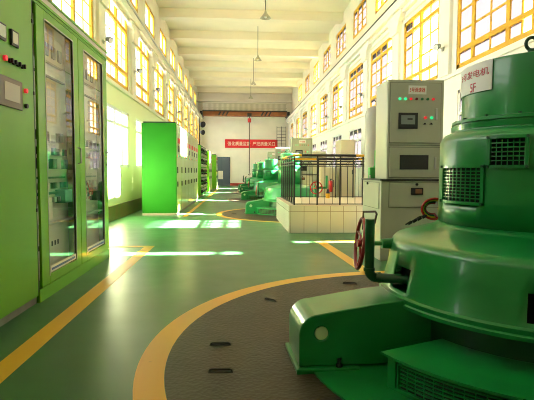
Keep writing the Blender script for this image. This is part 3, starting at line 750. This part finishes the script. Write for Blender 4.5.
# ------------------------------------------------------------------ near green cabinets (left)
FX = -1.79
A = empty('control_cabinet', (FX, 2.2, 0), 'plain bright green control cabinet with meters and screen, nearest at the left edge', 'cabinet')
mb = MB(); mb.box(-.95, -.0, .10, -.012, 2.13, 2.84); mb.build('body', cab_g, A, bevel=.006)
bx('plinth', concrete, (-.93, 0, 0, -.03, 2.13, .10), A)
mb = MB(); mb.box(-.012, .03, .075, .0, 2.10, 2.78); mb.build('door', cab_g, A, bevel=.004)
def onA(b): return (b[0], b[1]-2.2, b[2], b[3], b[4]-2.2, b[5])
for (a, b) in ((3.60, 3.80), (3.885, 4.005)):
    m_ = bx('panel_meter', black, onA((0, a, 2.19, .02, b, 2.315)), A, .003); bx('dial', whitep, onA((.02, a+.018, 2.21, .022, b-.018, 2.30)), m_)
mb = MB(); mb.cyl((0, 3.79-2.2, 2.065), (.02, 3.79-2.2, 2.065), .022, 14); mb.build('indicator_lamp', lred, A, smooth=True)
for y in (3.865, 3.93, 4.0, 4.085):
    mb = MB(); mb.cyl((0, y-2.2, 2.062), (.018, y-2.2, 2.062), .019, 10); mb.box(.018, y-2.2-.006, 2.045, .035, y-2.2+.006, 2.08); mb.build('rotary_switch', black, A)
sc_ = bx('touch_screen', bezel, onA((0, 3.66, 1.695, .02, 4.045, 1.925)), A, .004); bx('display', screen2, onA((.02, 3.74, 1.745, .022, 3.995, 1.885)), sc_)
for z, m_ in ((1.871, lred), (1.745, dsteel)):
    mb = MB(); mb.cyl((0, 4.13-2.2, z), (.022, 4.13-2.2, z), .020, 12); mb.build('push_button', m_, A, smooth=True)
for z in (1.88, .85, 2.5):
    bx('hinge', black, onA((0, 4.29, z-.015, .008, 4.31, z+.015)), A)
bx('seam', mat('deep_green_seam', (.01, .06, .005), .6), onA((-.010, 4.305, .1, -.004, 4.33, 2.84)), A)
# glazed cabinet
B = empty('glazed_cabinet', (FX, 4.335, 0), 'bright green relay cabinet with two tall glass doors', 'cabinet')
L = 2.325
mb = MB()
mb.box(-.95, 0, .0, -.93, L, 2.72); mb.box(-.95, 0, 0, -.02, .03, 2.72); mb.box(-.95, L-.03, 0, -.02, L, 2.72); mb.box(-.95, 0, 0, -.0, L, .12)
mb.box(-.95, 0, 2.69, 0, L, 2.72); mb.box(-.95, L/2-.02, .1, -.02, L/2+.02, 2.7); mb.build('carcass', cab_g, B)
mb = MB(); mb.box(-.02, 0, 2.72, .012, L, 2.745); mb.box(-.02, 0, 2.80, .012, L, 2.825); mb.box(-.95, 0, 2.72, -.02, L, 2.825); mb.build('crown', cab_g, B)
bx('crown_strip', silver, (-.02, 0, 2.745, .004, L, 2.80), B)
for i, (d0, d1, g0, g1) in enumerate(((.055, 1.15, .235, .985), (1.165, 2.30, 1.345, 2.10))):
    mb = MB(); z0, z1 = .125, 2.685; gz0, gz1 = .21, 2.60
    mb.box(-.022, d0, z0, 0, g0, z1); mb.box(-.022, g1, z0, 0, d1, z1); mb.box(-.022, g0, z0, 0, g1, gz0); mb.box(-.022, g0, gz1, 0, g1, z1)
    dr = mb.build('door', cab_g, B, bevel=.003)
    gp = MB(); gp.bm.faces.new([gp.bm.verts.new(p) for p in ((-.01, g0-.004, gz0-.004), (-.01, g1+.004, gz0-.004), (-.01, g1+.004, gz1+.004), (-.01, g0-.004, gz1+.004))]); gp.build('glass_pane', cabglass, dr)
    mb = MB(); mb.box(-.024, g0-.012, gz0-.012, .004, g0, gz1); mb.box(-.024, g1, gz0, .004, g1+.012, gz1); mb.box(-.024, g0, gz1, .004, g1, gz1+.012); mb.build('glazing_bead', silver, dr)
    mb = MB(); hy = d1-.06; mb.tube([(0, hy, 1.28), (.035, hy, 1.29), (.035, hy, 1.45), (0, hy, 1.46)], .009, 8); mb.build('handle', steel, dr, smooth=True)
    bx('sticker_strip', whitep, (-.005, g0+.03, .225, -.002, g1-.02, .285), dr); bx('sticker_stripe', bluem, (-.002, g0+.05, .240, -.001, g1-.05, .262), dr)
for i, (g0, g1) in enumerate(((.10, 1.12), (1.19, 2.25))):
    X = -.13
    pn = bx('relay_panel', mesh_b, (X-.02, g0, .13, X, g1, 2.68), B)
    a, b = g0+.15, g1-.15
    bx('relay_subpanel', beige, (X, a, 2.28, X+.03, b, 2.56), pn)
    rng = random.Random(3+i)
    for k in range(4): bx('meter', (black, bluem, dsteel, rust)[k % 4], (X+.03, a+.05+.17*k, 2.34, X+.045, a+.14+.17*k, 2.46), pn)
    bx('wire_duct', black, (X, a-.05, 2.14, X+.03, b+.05, 2.155), pn)
    for z, hh, n_ in ((1.50, .09, 6), (1.36, .07, 7), (1.22, .10, 5), (1.02, .06, 8), (.88, .05, 9)):
        for k in range(n_):
            y = a+(b-a)*(k+.1)/n_; wv = (b-a)/n_*.72
            bx('relay', rng.choice((black, dsteel, silver, grey_c, mesh_b, teal)), (X, y, z, X+rng.uniform(.03, .07), y+wv, z+hh), pn)
    bx('terminal_strip', lgd, (X, a, 1.12, X+.03, b, 1.14), pn); bx('terminal_strip', teal, (X, a, .96, X+.03, b, .985), pn)
    if i == 0: bx('power_module', teal, (X, b-.22, .86, X+.1, b, 1.0), pn)
    else:
        for q in range(3):
            mb = MB(); mb.tube([(X+.02, a+.12*q, 1.0), (X+.06, a+.05+.12*q, 1.05), (X+.06, a+.12+.12*q, .98), (X+.03, a+.2+.12*q, .85)], .008, 6); mb.build('red_wire', redm, pn)
        bx('breaker', black, (X, b-.2, .82, X+.09, b-.05, .94), pn)
    bx('shelf', silver, (X, g0, .66, X+.08, g1, .68), pn)
    for k in range(7): bx('vent_slot', dark, (X, a+.05+.08*k, .42, X+.002, a+.085+.08*k, .47), pn)
    bx('lower_cover', silver, (X+.0, g0+.02, .14, X+.012, g1-.02, .62) , pn) if i else None

# ------------------------------------------------------------------ row of switchgear cabinets
def unit(x0, x1, y0, y1, z1, label, group, front=cab_g, side='doors', idx=0):
    t = empty('switchgear_cabinet', (x1, y0, 0), label, 'cabinet', group)
    w = x1-x0; Ly = y1-y0
    bx('plinth', concrete, (-w-.02, -.03 if idx == 0 else 0, 0, -.01, Ly-.006, .06), t)
    mb = MB(); mb.box(-w, 0, .06, 0, Ly-.006, z1); mb.build('body', cab_c if side == 'doors' else cab_g2, t)
    if idx == 0:
        mb = MB(); mb.box(-w-.01, -.025, .06, .01, 0, z1+.0); mb.build('side_panel', front, t, bevel=.012)
    bx('top_cover', dsteel, (-w+.04, .0, z1, -.02, Ly-.004, z1+.035), t)
    if side == 'doors':
        for (a, b) in ((.08, z1*.62), (z1*.63, z1-.25), (z1-.24, z1-.03)):
            bx('door', cab_c, (0, .03, a, .015, Ly-.035, b), t, .004)
        bx('label_plate', redt, (.015, Ly*.2, 1.98, .018, Ly*.8, 2.12), t)
        h = bx('door_handle', black, (.015, .08, 1.15, .04, .12, 1.32), t); bx('door_handle', black, (.015, .08, .78, .04, .12, .92), t)
        for k in range(3):
            mb = MB(); mb.cyl((.015, .18+.14*k, 1.62), (.03, .18+.14*k, 1.62), .022, 8); mb.build('indicator_lamp', (lred, lgreen, lgd)[k], t)
        bx('panel_meter', black, (.015, .3, 1.74, .03, .48, 1.9), t)
    else:
        n_ = 9
        for k in range(n_):
            z = .25+(z1-.45)*k/(n_-1)
            mb = MB(); mb.cyl((.0, Ly*.35, z), (.09, Ly*.35, z), .07, 12); mb.build('meter_drum', (black, silver)[k % 2], t, smooth=True)
            mb = MB(); mb.cyl((.0, Ly*.7, z+.08), (.09, Ly*.7, z+.08), .06, 12); mb.build('meter_drum', (silver, dsteel)[k % 2], t, smooth=True)
    return t
gl_ = ['vivid green end cabinet of the cream switchgear row, its side filling the left middle', 'second cream switchgear unit from the green end panel', 'third cream switchgear unit from the green end panel', 'fourth cream switchgear unit from the green end panel', 'fifth cream switchgear unit from the green end panel', 'sixth cream switchgear unit from the green end panel', 'last cream switchgear unit of the nearest row, far end']
for k in range(7):
    unit(-2.57, -1.66, 12.93+.98*k, 12.93+.98*(k+1), 2.50, gl_[k], 'cabinets in the nearest switchgear row', idx=k, front=cab_g2)
for j, (ya, n_, zt, nm, sd) in enumerate(((22.1, 4, 2.42, 'second', 'meters'), (27.0, 3, 2.36, 'third', 'doors'), (31.4, 2, 2.3, 'farthest', 'doors'))):
    for k in range(n_):
        unit(-2.55, (-1.72, -1.62, -1.42)[j], ya+.95*k, ya+.95*(k+1), zt, ('green unit at the near end of the %s cabinet row' if k == 0 else ['', 'second unit in the %s cabinet row', 'third unit in the %s cabinet row', 'fourth unit in the %s cabinet row'][k]) % nm, 'cabinets in the %s row' % nm, side=sd, idx=k)

# ------------------------------------------------------------------ end wall furniture
bn = empty('banner', (1.17, Y1-.03, 3.55), 'long red banner with cream characters on the end wall', 'banner')
bx('cloth', banner, (-2.22, -.01, -.36, 2.22, .0, .36), bn)
text('lettering', '强化质量监督  严把质量关口', mat('cream_letter', (.8, .62, .5), .7), lambda u, v, w: (u, -.012-w*.004, v), 1, 4.0, bn, squeeze=.34)
ld = empty('wall_ladder', (3.7, Y1-.2, 2.9), 'dark steel caged ladder on the end wall right of the banner', 'ladder')
for x in (-.38, 0, .38):
    bx('stile', dsteel, (x-.02, -.02, 0, x+.02, .02, 2.1), ld)
for k in range(8): bx('rung', dsteel, (-.40, -.015, .1+.27*k-.015, .40, .015, .1+.27*k+.015), ld)
for z in (.3, 1.8): bx('wall_bracket', dsteel, (-.02, .02, z, .02, .2, z+.04), ld)
# overhead crane
CY = 38.4
cr = empty('overhead_crane', (.6, CY, 5.65), 'orange overhead travelling crane spanning the hall before the end wall', 'crane')
mb = MB(); mb.box(-3.55, -.25, 0.0, 3.5, .25, .36); mb.build('girder', orange, cr, bevel=.01)
for s0 in (-2.18, 1.25):
    for k in range(3):
        mb = MB(); x = s0+.30*k; mb.prism([(x, .02), (x+.13, .02), (x+.30, .34), (x+.17, .34)], 'y', -.262, -.251); mb.build('hazard_stripe', black, cr)
for x in (-3.45, 3.45): bx('end_carriage', dsteel, (x-.1, -.9, 0, x+.1, .9, .3), cr, .02)
bx('walkway', dsteel, (-3.4, -.35, .36, 3.4, .35, .42), cr)
wk = mat('corrugated_guard', (.50, .47, .36), .6)
mb = MB()
for k in range(68): mb.box(-3.4+.1*k, .28, .42, -3.4+.1*k+.07, .30, 1.05)
mb.box(-3.45, .27, 1.05, 3.45, .31, 1.09); mb.box(-3.45, .27, .7, 3.45, .31, .73); mb.build('walkway_guard', wk, cr)
hk = MB(); hk.box(.18, -.5, -.05, .52, -.26, .2); hk.build('hoist_trolley', dsteel, cr)
mb = MB(); mb.cyl((.35, -.38, -.05), (.35, -.38, -4.4), .035, 8); mb.build('hoist_chain', rust, cr)
mb = MB(); mb.cyl((.35, -.38, -.52), (.35, -.38, -.2), .14, 14); hb = mb.build('hook_block', redm, cr, smooth=True)
mb = MB(); mb.tube([(.35, -.38, -4.4), (.35, -.38, -4.55), (.43, -.38, -4.65), (.35, -.38, -4.74), (.27, -.38, -4.66)], .03, 8); mb.build('hook', dsteel, cr, smooth=True)

# pendant lamps
def pend(y, label):
    t = empty('pendant_lamp', (.97, y, ZC), label, 'lamp', 'pendant lamps down the middle of the ceiling')
    mb = MB(); mb.cyl((0, 0, 0), (0, 0, -1.4), .012, 8); mb.build('rod', dsteel, t)
    mb = MB(); mb.lathe([(.03, -1.34), (.05, -1.42), (.08, -1.46), (.19, -1.60), (.185, -1.60), (.07, -1.475), (.02, -1.45)], 0, 0, 24); mb.build('lamp_shade', lampm, t, smooth=True)
    mb = MB(); mb.sphere((0, 0, -1.55), .05, 12); mb.build('bulb', whitep, t, smooth=True)
    return t
for y, l in zip((16.6, 22.8, 29.1, 34.6), ('pendant lamp nearest the camera at the top of the picture', 'second pendant lamp from the camera', 'third pendant lamp from the camera', 'farthest pendant lamp, just before the crane')): pend(y, l)
# floodlights on piers
floodm = mat('floodlight_grey', (.16, .16, .14), .5)
def flood(side, y, z, label):
    s = -1 if side == 'R' else 1; x = XR-.07 if side == 'R' else XL+.07
    t = empty('floodlight', (x, y, z), label, 'floodlight', 'small floodlights on the window piers')
    bx('wall_bracket', silver, (min(0, s*.03), -.03, -.06, max(0, s*.03), .03, .02), t)
    mb = MB(); mb.cyl((s*.02, 0, -.02), (s*.12, -.03, .02), .012, 8); mb.build('arm', silver, t)
    mb = MB(); mb.cyl((s*.10, -.02, .04), (s*.20, -.09, -.01), .045, 14, .07); mb.build('lamp_head', floodm, t, smooth=True)
    mb = MB(); mb.cyl((s*.201, -.091, -.011), (s*.204, -.093, -.012), .058, 14); mb.build('lens', whitep, t)
rpl = [9.6, 15.7, 18.7, 21.85, 25.05, 28.3, 31.8, 35.4]
nm_ = ['floodlight on the right wall pier nearest the camera', 'floodlight on the right wall pier left of the cream tank'] + ['floodlight on right wall pier number %s going away' % q for q in ('three', 'four', 'five', 'six', 'seven', 'eight')]
for y, l in zip(rpl, nm_): flood('R', y, 3.75, l)
lpl = [10.82+3.17*k for k in range(8)]
nm_ = ['floodlight on the left wall pier just above the glazed green cabinet', 'floodlight on the left wall pier above the casement window'] + ['floodlight on left wall pier number %s going away' % q for q in ('three', 'four', 'five', 'six', 'seven', 'eight')]
for y, l in zip(lpl, nm_): flood('L', y, 4.08, l)
# horn loudspeaker and conduit at the far left corner
cn = empty('horn_loudspeaker', (XL+.12, 37.0, 4.6), 'dark horn loudspeaker on a post at the far left corner below the crane', 'loudspeaker')
bx('post', dsteel, (-.05, -.04, -1.8, .03, .04, .9), cn); mb = MB(); mb.cyl((.05, 0, .3), (.28, -.3, .2), .08, 14, .24); mb.cyl((.05, 0, -.35), (.28, -.25, -.4), .08, 14, .2); mb.build('horn', dsteel, cn, smooth=True)
